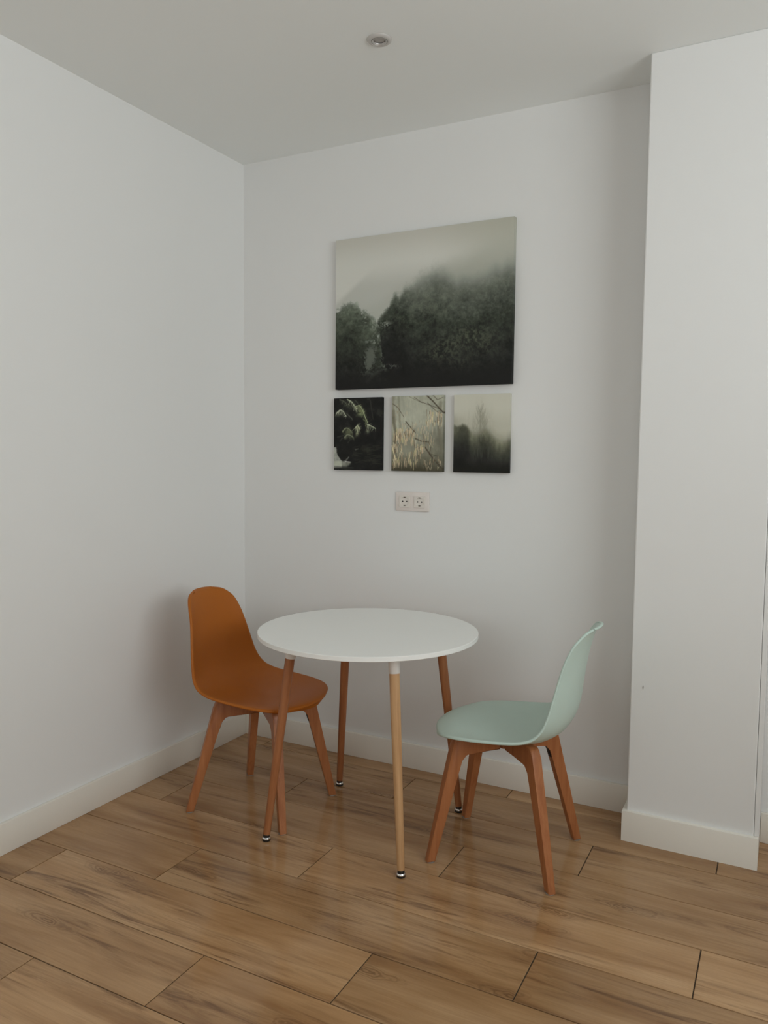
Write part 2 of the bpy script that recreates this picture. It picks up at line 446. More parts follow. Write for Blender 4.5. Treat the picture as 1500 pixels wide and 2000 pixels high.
def shell_mesh():
    R = catmull(ROWS, 77)
    T = np.sin(np.linspace(-1, 1, 45) * PI / 2 * 0.999)
    nr, nc = len(R), len(T)
    G = np.zeros((nr, nc, 3))
    for i in range(nr):
        us, zs, ue, ze, w = R[i]
        f = np.abs(T) ** 2.3
        G[i, :, 0] = us + f * (ue - us)
        G[i, :, 1] = w * T
        G[i, :, 2] = zs + f * (ze - zs)
    du = np.gradient(G, axis=0); dv = np.gradient(G, axis=1)
    nrm = np.cross(du, dv)
    nrm /= np.linalg.norm(nrm, axis=2, keepdims=True) + 1e-12
    if nrm[nr // 3, nc // 2, 2] < 0: nrm = -nrm          # pointing to the sitter
    # at the outline the grid lines run almost parallel: carry the normals out from a little further in
    for i in range(5): nrm[i] = nrm[5]; nrm[nr - 1 - i] = nrm[nr - 6]
    for j in range(7): nrm[:, j] = nrm[:, 7]; nrm[:, nc - 1 - j] = nrm[:, nc - 8]
    for _ in range(3): nrm[1:-1] = (nrm[:-2] + nrm[1:-1] + nrm[2:]) / 3
    nrm /= np.linalg.norm(nrm, axis=2, keepdims=True) + 1e-12
    th = 0.0075
    V, F = [], []
    top = G; bot = G - nrm * th
    # rolled rim: one further loop outside the boundary
    loop = [(0, j) for j in range(nc)] + [(i, nc - 1) for i in range(1, nr)] + [(nr - 1, j) for j in range(nc - 2, -1, -1)] + [(i, 0) for i in range(nr - 2, 0, -1)]
    V += [tuple(v) for v in top.reshape(-1, 3)]
    off = len(V)
    V += [tuple(v) for v in bot.reshape(-1, 3)]
    idx = lambda i, j: i * nc + j
    for i in range(nr - 1):
        for j in range(nc - 1):
            a, b, c_, d = idx(i, j), idx(i, j + 1), idx(i + 1, j + 1), idx(i + 1, j)
            F.append((a, b, c_, d)); F.append((off + d, off + c_, off + b, off + a))
    n = len(loop)
    pts = np.array([top[i, j] for i, j in loop]); nn = np.array([nrm[i, j] for i, j in loop])
    tan = np.roll(pts, -1, 0) - np.roll(pts, 1, 0)
    tan /= np.linalg.norm(tan, axis=1, keepdims=True) + 1e-12
    outd = np.cross(tan, nn)
    cen = pts.mean(0)
    if np.sum(outd * (pts - cen)) < 0: outd = -outd
    rings = [[idx(i, j) for i, j in loop]]
    for o_, d_ in ((0.0055, 0.0012), (0.0085, 0.0050), (0.0078, 0.0095), (0.0035, 0.0105)):
        base = len(V)
        V += [tuple(v) for v in pts + outd * o_ - nn * d_]
        rings.append(list(range(base, base + n)))
    rings.append([off + idx(i, j) for i, j in loop])
    for A, B_ in zip(rings, rings[1:]):
        for k in range(n):
            F.append((A[k], A[(k + 1) % n], B_[(k + 1) % n], B_[k]))
    me = bpy.data.meshes.new('shell')
    me.from_pydata([tuple(map(float, v)) for v in V], [], F)
    bm = bmesh.new(); bm.from_mesh(me)
    bmesh.ops.recalc_face_normals(bm, faces=bm.faces)
    bm.to_mesh(me); bm.free()
    me.polygons.foreach_set('use_smooth', [True] * len(me.polygons))
    return me
SHELL = shell_mesh()

def leg_mesh(rf):
    """bent leg in the (rho, z) plane: rho = distance from the chair's middle"""
    rt_ = 0.170
    k = (rf - rt_) / 0.42
    cx = lambda z: rf - k * z
    poly = [(rf - 0.0145, 0.004), (rf + 0.0145, 0.004)]
    poly += [(cx(0.25) + 0.0205, 0.25), (cx(0.40) + 0.023, 0.40), (cx(0.425) + 0.020, 0.425), (cx(0.434) + 0.010, 0.4335)]
    poly += [(0.10, 0.4275), (0.024, 0.4255), (0.024, 0.370)]
    poly += [(cx(0.36) - 0.044, 0.370), (cx(0.36) - 0.032, 0.3665), (cx(0.355) - 0.0255, 0.358), (cx(0.345) - 0.0225, 0.345), (cx(0.30) - 0.0205, 0.30)]
    bm = prism_bm(poly, -0.0165, 0.0165, 0.0045, 3)
    for v in bm.verts:                       # narrower towards the foot
        f = 0.80 + 0.20 * min(1, max(0, v.co.z / 0.40))
        v.co.y *= f
    return to_mesh('leg', bm, True, 0.7)

def bracket_mesh(rf):
    rt_ = 0.170
    k = (rf - rt_) / 0.42
    cx = lambda z: rf - k * z
    line = [(cx(0.36) - 0.085, 0.3695), (cx(0.36) - 0.044, 0.3695), (cx(0.36) - 0.0323, 0.366), (cx(0.355) - 0.0258, 0.3575), (cx(0.345) - 0.0228, 0.345), (cx(0.32) - 0.0217, 0.32)]
    low = [(x - 0.0018, z - 0.0022) for x, z in line]
    return to_mesh('bracket', prism_bm(line + low[::-1], -0.008, 0.008), False)

LEGS = {'front': (0.271, math.radians(42.5)), 'back': (0.290, math.radians(137.3))}
leg_me = {k: leg_mesh(v[0]) for k, v in LEGS.items()}
brk_me = {k: bracket_mesh(v[0]) for k, v in LEGS.items()}
pad_me = to_mesh('foot_pad', lathe_bm([(0.0125, 0.0), (0.0145, 0.001), (0.0145, 0.0045)], 20), True, 0.6)
hub_me = to_mesh('frame_joint', lathe_bm([(0.0225, 0.372), (0.0225, 0.4245)], 8), False)
bolt_me = to_mesh('bolt', lathe_bm([(0.0035, -0.004), (0.005, -0.003), (0.005, 0.0)], 12), True, 0.6)

def chair(label, loc, rz, plastic):
    root = empty('dining_chair', (loc[0], loc[1], 0), rz)
    tag(root, label, 'chair')
    sh = link('shell', SHELL.copy(), plastic, root)
    sh.data.materials.clear(); sh.data.materials.append(plastic)
    for kind, (rf, ang) in LEGS.items():
        for sgn in (1, -1):
            a = ang * sgn
            lg = link('leg', leg_me[kind], M_CHAIRWOOD, root, (0, 0, 0), (0, 0, a))
            link('bracket', brk_me[kind], M_STEEL, lg)
            link('bolt', bolt_me, M_STEEL, lg, (0.095, 0, 0.3675))
            link('foot_pad', pad_me, M_PAD, lg, (rf, 0, 0))
    link('frame_joint', hub_me, M_CHAIRWOOD, root)
    return root

chair('burnt orange plastic shell chair with wooden legs in the corner left of the table', (0.557, -0.600), math.radians(1.6), M_ORANGE)
chair('pale mint green plastic shell chair with wooden legs right of the table', (1.507, -0.511), math.radians(182.0), M_GREEN)

# ------------------------------------------------------------------ table
TX, TY, TZ, TR = 0.9999, -0.5759, 0.7402, 0.400
tb = empty('dining_table', (TX, TY, 0), 0)
tag(tb, 'round white dining table on four round wooden legs between the chairs', 'table')
link('tabletop', to_mesh('tabletop', lathe_bm([(TR - 0.0015, TZ - 0.0165), (TR, TZ - 0.0150), (TR, TZ - 0.0012), (TR - 0.0012, TZ)], 160), True, 0.3), M_TOP, tb)
RTOP, RFOOT, A0 = 0.280, 0.374, -0.765
zt, zf = TZ - 0.0165, 0.020
tilt = math.atan2(RFOOT - RTOP, zt - zf)
Lg = math.hypot(RFOOT - RTOP, zt - zf)
leg_t = to_mesh('leg', lathe_bm([(0.0122, 0.004), (0.0128, 0.006), (0.0172, Lg * 0.72), (0.0172, Lg - 0.068)], 28), True, 0.6)
leg_pale = leg_t.copy()      # the leg turned to the room gets the paler wood colours
cap_t = to_mesh('cap', lathe_bm([(0.0184, Lg - 0.070), (0.0190, Lg - 0.069), (0.0190, Lg - 0.006), (0.0178, Lg - 0.005)], 28), True, 0.6)
for k in range(4):
    a = A0 + k * PI / 2
    # local leg axis +z leans inwards
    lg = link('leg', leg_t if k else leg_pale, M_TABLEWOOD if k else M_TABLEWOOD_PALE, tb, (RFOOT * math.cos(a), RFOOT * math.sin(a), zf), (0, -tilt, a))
    link('cap', cap_t, M_CAP, lg)
    pl = link('mounting_plate', to_mesh('mounting_plate', box_bm((-0.032, -0.032, -0.004), (0.032, 0.032, 0.0), 0.001, 1)), M_CAP, tb,
              (RTOP * math.cos(a), RTOP * math.sin(a), TZ - 0.0167), (0, 0, a))
    ft = link('glide', to_mesh('glide', lathe_bm([(0.0118, 0.0), (0.0145, 0.002), (0.0155, 0.006), (0.0150, 0.0085)], 24), True, 0.8), M_BLACK, tb,
              (RFOOT * math.cos(a), RFOOT * math.sin(a), 0.0))
    link('chrome_ring', to_mesh('chrome_ring', lathe_bm([(0.0150, 0.0084), (0.0156, 0.0095), (0.0150, 0.0125), (0.0128, 0.0150)], 24), True, 0.8), M_CHROME, ft)
    link('stem', to_mesh('stem', lathe_bm([(0.0122, 0.0148), (0.0118, 0.0175), (0.0118, 0.0255)], 24), True, 0.8), M_BLACK, ft)
for k in range(2):
    a = A0 + k * PI / 2
    link('cross_rail', to_mesh('cross_rail', box_bm((-RTOP + 0.03, -0.009, -0.012 - 0.001 * k), (RTOP - 0.03, 0.009, -0.0005), 0.001, 1)), M_CAP, tb, (0, 0, TZ - 0.0167), (0, 0, a))

# ------------------------------------------------------------------ wall sockets
SX, SZ = 0.9035, 1.1765
so = empty('wall_socket', (SX, 0, SZ), 0)
tag(so, 'beige double wall socket below the small canvas prints', 'socket')
def ring_plate(w, h, holes, d0, d1, bevel=0.0015):
    """plate in xz with its front at y=-d1 (towards the room)"""
    return box_bm((-w / 2, -d1, -h / 2), (w / 2, -d0, h / 2), bevel, 2)
link('frame', to_mesh('frame', ring_plate(0.158, 0.083, None, 0.0, 0.009, 0.003), True, 0.6), M_SOCK, so)
def cyl_y(name, r, y0, y1, n=28, sx=1, sz=1, loc=(0, 0)):
    bm = lathe_bm([(r, 0), (r, y1 - y0)], n)
    me = to_mesh(name, bm, True, 0.6)
    me.transform(Matrix.Translation((loc[0], y0, loc[1])) @ Matrix.Diagonal((sx, 1, sz, 1)) @ Matrix.Rotation(-PI / 2, 4, 'X'))
    return me
for dx in (-0.0355, 0.0355):
    # insert: square front with a round well
    bm = bmesh.new()
    n = 48; r = 0.0195; hw = 0.0255
    f0, f1, fw_ = -0.0125, -0.009, -0.0095
    def sq(k):
        a = 2 * PI * (k + 0.5) / n; c_, s_ = math.cos(a), math.sin(a); m_ = max(abs(c_), abs(s_))
        return hw * c_ / m_, hw * s_ / m_
    def ci(k, rr):
        a = 2 * PI * (k + 0.5) / n; return rr * math.cos(a), rr * math.sin(a)
    rings = []
    for fn, y in ((sq, f1), (sq, f0), (lambda k: ci(k, r), f0), (lambda k: ci(k, r - 0.001), fw_), ):
        rings.append([bm.verts.new((fn(k)[0], y, fn(k)[1])) for k in range(n)])
    for A, B_ in zip(rings, rings[1:]):
        for k in range(n): bm.faces.new((A[k], A[(k + 1) % n], B_[(k + 1) % n], B_[k]))
    bm.faces.new(rings[-1])
    ins = link('socket_insert', to_mesh('socket_insert', bm), M_SOCKI, so, (dx, 0, 0))
    for hx in (-0.0095, 0.0095):
        link('pin_hole', cyl_y('pin_hole', 0.0031, -0.0099, -0.0094), M_HOLE, ins, (hx, 0, 0))
    for sg in (1, -1):
        link('earth_clip', to_mesh('earth_clip', box_bm((-0.0045, -0.0128, sg * 0.0175 - 0.0025), (0.0045, -0.0096, sg * 0.0175 + 0.0025), 0.0006, 1)), M_CLIP, ins)

# ------------------------------------------------------------------ recessed ceiling spotlight
dl = empty('recessed_spotlight', (1.0926, -0.7032, H), 0)
tag(dl, 'round nickel recessed spotlight in the white ceiling, switched off', 'ceiling light')
link('trim_ring', to_mesh('trim_ring', lathe_bm([(0.0260, -0.0005), (0.0270, -0.0070), (0.0300, -0.0085), (0.0360, -0.0065), (0.0405, -0.0028), (0.0412, -0.0003)], 48, cap0=False, cap1=False), True, 0.9), M_RING, dl)
g = link('gimbal', to_mesh('gimbal', lathe_bm([(0.0262, -0.0010), (0.0258, -0.0075), (0.0235, -0.0078), (0.0215, -0.0050), (0.0200, -0.0052), (0.0190, -0.0030)], 48, cap0=False, cap1=False), True, 0.7), M_BAFF, dl)
link('lamp', to_mesh('lamp', lathe_bm([(0.0195, -0.0012), (0.0170, -0.0022), (0.0130, -0.0016), (0.0085, -0.0030), (0.0035, -0.0044)], 40), True, 0.9), M_LAMP, g)

# ------------------------------------------------------------------ canvas prints
def srgb2lin(a):
    a = np.clip(a, 0, 255) / 255.0
    return np.where(a <= 0.04045, a / 12.92, ((a + 0.055) / 1.055) ** 2.4)
def value_noise(w, h, fx, fy, seed):
    g_ = np.random.RandomState(seed).rand(int(fy) + 3, int(fx) + 3)
    x = np.linspace(0, fx, w); y = np.linspace(0, fy, h)
    xi = x.astype(int); yi = y.astype(int)
    xf = x - xi; yf = y - yi
    xf = xf * xf * (3 - 2 * xf); yf = yf * yf * (3 - 2 * yf)
    a = g_[np.ix_(yi, xi)]; b = g_[np.ix_(yi, xi + 1)]; c_ = g_[np.ix_(yi + 1, xi)]; d = g_[np.ix_(yi + 1, xi + 1)]
    return (a * (1 - xf) + b * xf) * (1 - yf)[:, None] + (c_ * (1 - xf) + d * xf) * yf[:, None]
def fbm(w, h, fx, fy, oct_, seed, gain=0.55):
    s_, amp, tot = np.zeros((h, w)), 1.0, 0.0
    for k in range(oct_):
        s_ += amp * value_noise(w, h, fx * 2 ** k, fy * 2 ** k, seed + k); tot += amp; amp *= gain
    return s_ / tot
def smooth(a, lo_, hi_):
    t = np.clip((a - lo_) / (hi_ - lo_), 0, 1); return t * t * (3 - 2 * t)
def lerp(img, colr, m_):
    return img * (1 - m_[..., None]) + np.array(colr, float) * m_[..., None]
def seg_dist(U, V, p, q_, asp):
    px, py = (U - p[0]) * asp, V - p[1]
    dx, dy = (q_[0] - p[0]) * asp, q_[1] - p[1]
    t = np.clip((px * dx + py * dy) / (dx * dx + dy * dy + 1e-12), 0, 1)
    return np.hypot(px - t * dx, py - t * dy), t
def stroke(img, U, V, pts, w0, w1, colr, alpha, asp):
    best = np.zeros(U.shape)
    n = len(pts) - 1
    for k in range(n):
        d, t = seg_dist(U, V, pts[k], pts[k + 1], asp)
        w = w0 + (w1 - w0) * (k + t) / n
        best = np.maximum(best, np.clip(1.4 - d / w, 0, 1))
    return lerp(img, colr, np.clip(best, 0, 1) * alpha)

def blob(U, V, cx_, cy_, rx, ry):
    return np.exp(-(((U - cx_) / rx) ** 2 + ((V - cy_) / ry) ** 2))

def paint_forest(w, h):
    U, V = np.meshgrid((np.arange(w) + 0.5) / w, (np.arange(h) + 0.5) / h)     # V downwards
    f1 = fbm(w, h, 4, 3, 4, 1)
    leaf = fbm(w, h, 22, 18, 5, 11, 0.72)
    fine = fbm(w, h, 80, 64, 3, 31, 0.8)
    tuft = fbm(w, h, 11, 9, 4, 41, 0.6)
    img = np.zeros((h, w, 3)) + np.array((164, 164, 158.))
    img = lerp(img, (149, 147, 139), smooth(-V, -0.20, 0.04) * 0.85)
    img = lerp(img, (138, 138, 127), smooth(U - 0.35 * V, 0.45, 1.0) * smooth(-V, -0.5, 0.0) * 0.75)
    # far ridge on the left fading up into the mist
    ridge = 0.41 - 0.95 * U + 0.015 * (f1 - 0.5)
    img = lerp(img, (146, 147, 141), smooth(V - ridge, -0.008, 0.05) * smooth(V, 0.17, 0.36) * 0.9)
    # right hill slope behind the forest, very soft
    hill = 0.34 - 0.60 * (U - 0.42)
    img = lerp(img, (128, 130, 120), smooth(V - hill + 0.08 * (f1 - 0.5), -0.06, 0.14) * smooth(V, 0.02, 0.3) * 0.7)
    img = lerp(img, (140, 143, 137), smooth(V, 0.34, 0.58) * smooth(-U, -0.5, -0.3) * 0.7)
    # right forest, its crest dissolving in the fog
    xs = [0.0, 0.235, 0.25, 0.27, 0.30, 0.325, 0.345, 0.362, 0.385, 0.42, 0.46, 0.50, 0.54, 0.59, 0.64, 0.68, 0.705, 0.74, 0.785, 0.84, 0.88, 0.91, 0.94, 0.97, 1.0]
    ys = [0.9, 0.68, 0.57, 0.53, 0.495, 0.46, 0.42, 0.385, 0.405, 0.345, 0.32, 0.285, 0.262, 0.242, 0.258, 0.285, 0.31, 0.295, 0.30, 0.29, 0.275, 0.25, 0.262, 0.235, 0.24]
    top = np.interp(U, xs, ys)
    fog = smooth(U, 0.30, 0.52)                              # right part of the crest is paler and softer
    edge = V - top + (leaf - 0.5) * 0.10 + (fine - 0.5) * 0.045
    m_ = smooth(edge, -0.008 - 0.03 * fog, 0.016 + 0.07 * fog)
    depth = np.clip((V - top) / (1.0 - top + 1e-6), 0, 1)
    dd = np.clip(depth + (1 - fog) * (0.24 * smooth(depth, 0.0, 0.08) + 0.10), 0, 1)
    ramp_x = np.array([0, 0.08, 0.18, 0.30, 0.45, 0.62, 0.8, 1.0])
    cols = np.array([(122, 125, 118), (103, 107, 100), (80, 84, 76), (62, 66, 59), (47, 51, 44), (37, 39, 35), (30, 31, 29), (26, 26, 25)], float)
    forest = np.stack([np.interp(dd, ramp_x, cols[:, k]) for k in range(3)], -1)
    amp = (0.25 + 0.75 * smooth(dd, 0.05, 0.4)) * (1 - 0.55 * smooth(dd, 0.6, 1.0))
    tex = 1 + ((tuft - 0.5) * 0.55 + (leaf - 0.5) * 0.75 + (fine - 0.5) * 0.6) * amp
    forest *= np.clip(tex, 0.5, 1.6)[..., None]
    # paler crowns catching the sky light, drawn as leafy tufts
    for cx_, cy_, rx, ry, k in ((0.78, 0.69, 0.10, 0.055, 0.8), (0.66, 0.755, 0.10, 0.05, 0.75), (0.60, 0.80, 0.07, 0.04, 0.5), (0.85, 0.76, 0.07, 0.06, 0.45), (0.55, 0.50, 0.12, 0.07, 0.3), (0.72, 0.86, 0.09, 0.04, 0.35), (0.40, 0.55, 0.08, 0.06, 0.25)):
        forest = lerp(forest, (78, 82, 66), np.clip(blob(U, V, cx_, cy_, rx, ry) * k * 0.75 * smooth(leaf * 0.3 + fine * 0.7, 0.40, 0.70), 0, 0.7))
    img = img * (1 - m_[..., None]) + forest * m_[..., None]
    # left tree
    tl = np.interp(U, [0, 0.03, 0.06, 0.10, 0.135, 0.16, 0.19, 0.215, 0.24, 0.27, 0.29], [0.455, 0.45, 0.425, 0.42, 0.435, 0.465, 0.48, 0.51, 0.535, 0.60, 0.8])
    m2 = smooth(V - tl + (leaf - 0.5) * 0.09 + (fine - 0.5) * 0.05, -0.010, 0.022) * smooth(-U - 0.25 * (leaf - 0.5), -0.32, -0.25)
    dl_ = np.clip((V - tl) / 0.55, 0, 1)
    tree = np.stack([np.interp(dl_, [0, 0.08, 0.25, 0.5, 0.75, 1], k) for k in ((98, 74, 56, 43, 33, 27), (103, 80, 61, 46, 34, 27), (95, 70, 52, 40, 31, 26))], -1)
    tree *= np.clip(1 + (tuft - 0.5) * 0.4 + (leaf - 0.5) * 0.7 + (fine - 0.5) * 0.5, 0.55, 1.5)[..., None]
    img = img * (1 - m2[..., None]) + tree * m2[..., None]
    # sky glimpsed between the trees
    spk = smooth(fine * 0.7 + leaf * 0.3, 0.50, 0.60)
    for cx_, cy_, rx, ry, cl, k in ((0.252, 0.655, 0.014, 0.022, (132, 136, 130), 1.0), (0.30, 0.585, 0.030, 0.018, (116, 120, 112), 0.8), (0.245, 0.70, 0.014, 0.022, (104, 108, 100), 0.9),
                                    (0.205, 0.69, 0.026, 0.010, (90, 95, 88), 0.8), (0.19, 0.545, 0.014, 0.030, (122, 126, 118), 0.8), (0.235, 0.60, 0.015, 0.02, (110, 114, 106), 0.7), (0.33, 0.86, 0.05, 0.012, (90, 93, 86), 0.7)):
        img = lerp(img, cl, np.clip(blob(U, V, cx_, cy_, rx, ry) * 1.5 * spk, 0, 1) * k)
    gw = np.interp(V, [0.70, 0.74, 0.80, 0.86, 0.90, 0.93], [0.004, 0.022, 0.030, 0.026, 0.030, 0.0])
    gp = smooth(gw - np.abs(U - np.interp(V, [0.70, 0.80, 0.93], [0.222, 0.208, 0.200])) + 0.10 * (leaf - 0.5) + 0.05 * (fine - 0.5), -0.014, 0.012) * smooth(V, 0.69, 0.75) * smooth(-V, -0.95, -0.86)
    img = lerp(img, (82, 86, 79), gp * 0.8)
    img = stroke(img, U, V + 0.04 * (leaf - 0.5), [(0.20, 0.955), (0.24, 0.905), (0.31, 0.875)], 0.016, 0.007, (66, 69, 63), 0.5, w / h)
    img = lerp(img, (27, 27, 26), smooth(V, 0.84, 0.99) * 0.85)
    return img

def paint_fern(w, h):
    U, V = np.meshgrid((np.arange(w) + 0.5) / w, (np.arange(h) + 0.5) / h)
    asp = w / h
    r_ = np.random.RandomState(5)
    n = fbm(w, h, 7, 10, 4, 51, 0.65)
    img = np.zeros((h, w, 3)) + np.array((25, 25, 24.))
    img *= (0.8 + 0.5 * n)[..., None]
    img = lerp(img, (46, 48, 41), smooth(n, 0.58, 0.8) * 0.5)
    def frond(pts, length, cl, seed, ang=1.75, dens=18, al=0.8, w0=0.008):
        nonlocal img
        rr = np.random.RandomState(seed)
        P = catmull(pts, 40)
        for k in range(dens):
            t = (k + 0.5) / dens * 39
            p = P[int(t)]
            for sd in (0, 1):
                L_ = length * (0.35 + 0.65 * math.sin(PI * (0.15 + 0.75 * k / dens))) * (0.5 + 0.6 * rr.rand()) * (1.0 if sd == 0 else 0.45)
                a = (ang if sd == 0 else ang - 2.3) + 0.30 * rr.randn()
                qn = (p[0] + L_ * math.cos(a) / asp, p[1] + L_ * math.sin(a))
                f = 0.50 + 0.65 * rr.rand()
                img = stroke(img, U, V, [tuple(p), qn], w0 * 0.9, w0 * 0.35, tuple(c_ * f for c_ in cl), al * (0.75 if sd == 0 else 0.5), asp)
        img = stroke(img, U, V, [tuple(p) for p in P[::4]], w0, w0 * 0.8, cl, al, asp)
    for cx_, cy_, rx, ry, cl, k in ((0.40, 0.10, 0.10, 0.05, (92, 97, 76), 0.6), (0.56, 0.20, 0.07, 0.05, (112, 120, 86), 0.75), (0.15, 0.22, 0.10, 0.035, (88, 92, 76), 0.55), (0.50, 0.47, 0.05, 0.06, (120, 124, 96), 0.7),
                                    (0.70, 0.47, 0.05, 0.035, (104, 108, 88), 0.6), (0.30, 0.47, 0.10, 0.045, (74, 78, 60), 0.6), (0.34, 0.56, 0.09, 0.03, (76, 80, 62), 0.55), (0.20, 0.07, 0.08, 0.05, (60, 62, 52), 0.5), (0.62, 0.75, 0.2, 0.05, (46, 48, 40), 0.5)):
        img = lerp(img, cl, np.clip(blob(U, V, cx_, cy_, rx, ry) * k * (0.3 + 1.4 * smooth(n, 0.35, 0.65)), 0, 0.9))
    frond([(0.28, 0.02), (0.38, 0.06), (0.45, 0.13), (0.50, 0.15)], 0.07, (150, 155, 132), 1)
    frond([(0.46, 0.12), (0.54, 0.11), (0.60, 0.17), (0.66, 0.27), (0.73, 0.38)], 0.085, (132, 140, 108), 2, dens=26)
    frond([(0.70, 0.37), (0.76, 0.385), (0.88, 0.43)], 0.085, (146, 152, 128), 3, 2.0, dens=11)
    frond([(0.05, 0.21), (0.13, 0.165), (0.20, 0.19), (0.27, 0.27)], 0.06, (150, 154, 136), 4, dens=15)
    frond([(0.12, 0.02), (0.22, 0.05), (0.28, 0.10)], 0.07, (80, 83, 70), 5, dens=12, al=0.6)
    frond([(0.18, 0.47), (0.24, 0.42), (0.32, 0.43), (0.40, 0.49)], 0.06, (104, 109, 86), 6, dens=15, al=0.65)
    frond([(0.22, 0.55), (0.28, 0.51), (0.36, 0.52), (0.43, 0.56)], 0.06, (112, 117, 95), 7, dens=13, al=0.65)
    frond([(0.45, 0.42), (0.50, 0.385), (0.56, 0.44)], 0.12, (146, 151, 124), 8, 1.7, dens=13)
    frond([(0.28, 0.22), (0.34, 0.26), (0.40, 0.30)], 0.03, (76, 78, 70), 9, dens=6, al=0.6)
    frond([(0.44, 0.03), (0.48, 0.06), (0.52, 0.10)], 0.03, (60, 62, 54), 10, dens=6, al=0.6)
    frond([(0.62, 0.30), (0.68, 0.34), (0.66, 0.40)], 0.05, (84, 90, 66), 11, dens=8, al=0.6)
    for pts in ([(0.76, 0.05), (0.79, 0.18), (0.82, 0.30)], [(0.08, 0.54), (0.20, 0.52), (0.26, 0.50)], [(0.30, 0.62), (0.36, 0.57)], [(0.13, 0.60), (0.17, 0.56), (0.22, 0.55)]):
        img = stroke(img, U, V, pts, 0.012, 0.006, (54, 56, 50), 0.5, asp)
    for k in range(40):
        x0, y0 = 0.42 + 0.5 * r_.rand(), 0.66 + 0.25 * r_.rand()
        img = stroke(img, U, V, [(x0, y0), (x0 + 0.10 + 0.08 * r_.rand(), y0 - 0.03 + 0.05 * r_.rand())], 0.009, 0.004, (48, 50, 41), 0.35, asp)
    img = stroke(img, U, V, [(0.46, 0.715), (0.52, 0.705)], 0.012, 0.006, (84, 86, 78), 0.7, asp)
    # small cascade, lower left
    wob_ = 0.03 * (n - 0.5)
    edge = np.interp(V, [0.68, 0.70, 0.76, 0.80, 0.86, 0.88], [0.045, 0.05, 0.055, 0.09, 0.15, 0.17])
    m_ = smooth(edge + wob_ - U, -0.02, 0.014) * smooth(V, 0.675, 0.69) * smooth(-V, -0.985, -0.95)
    img = lerp(img, (150, 152, 144), m_ * np.clip(0.45 + 0.6 * n, 0, 1))
    pool = smooth(np.interp(V, [0.86, 0.885, 0.92, 0.965, 0.985], [0.12, 0.36, 0.33, 0.27, 0.25]) + wob_ - U, -0.05, 0.03) * smooth(V, 0.865, 0.89) * smooth(-V, -0.985, -0.92)
    img = lerp(img, (148, 151, 138), pool * np.clip(0.35 + 0.7 * n, 0, 1))
    img = stroke(img, U, V, [(0.22, 0.90), (0.27, 0.86), (0.32, 0.82)], 0.018, 0.008, (116, 118, 112), 0.6, asp)
    img = stroke(img, U, V, [(0.25, 0.885), (0.35, 0.89)], 0.007, 0.005, (180, 182, 176), 0.8, asp)
    img = stroke(img, U, V, [(0.02, 0.955), (0.42, 0.97)], 0.012, 0.006, (60, 60, 56), 0.5, asp)
    return img

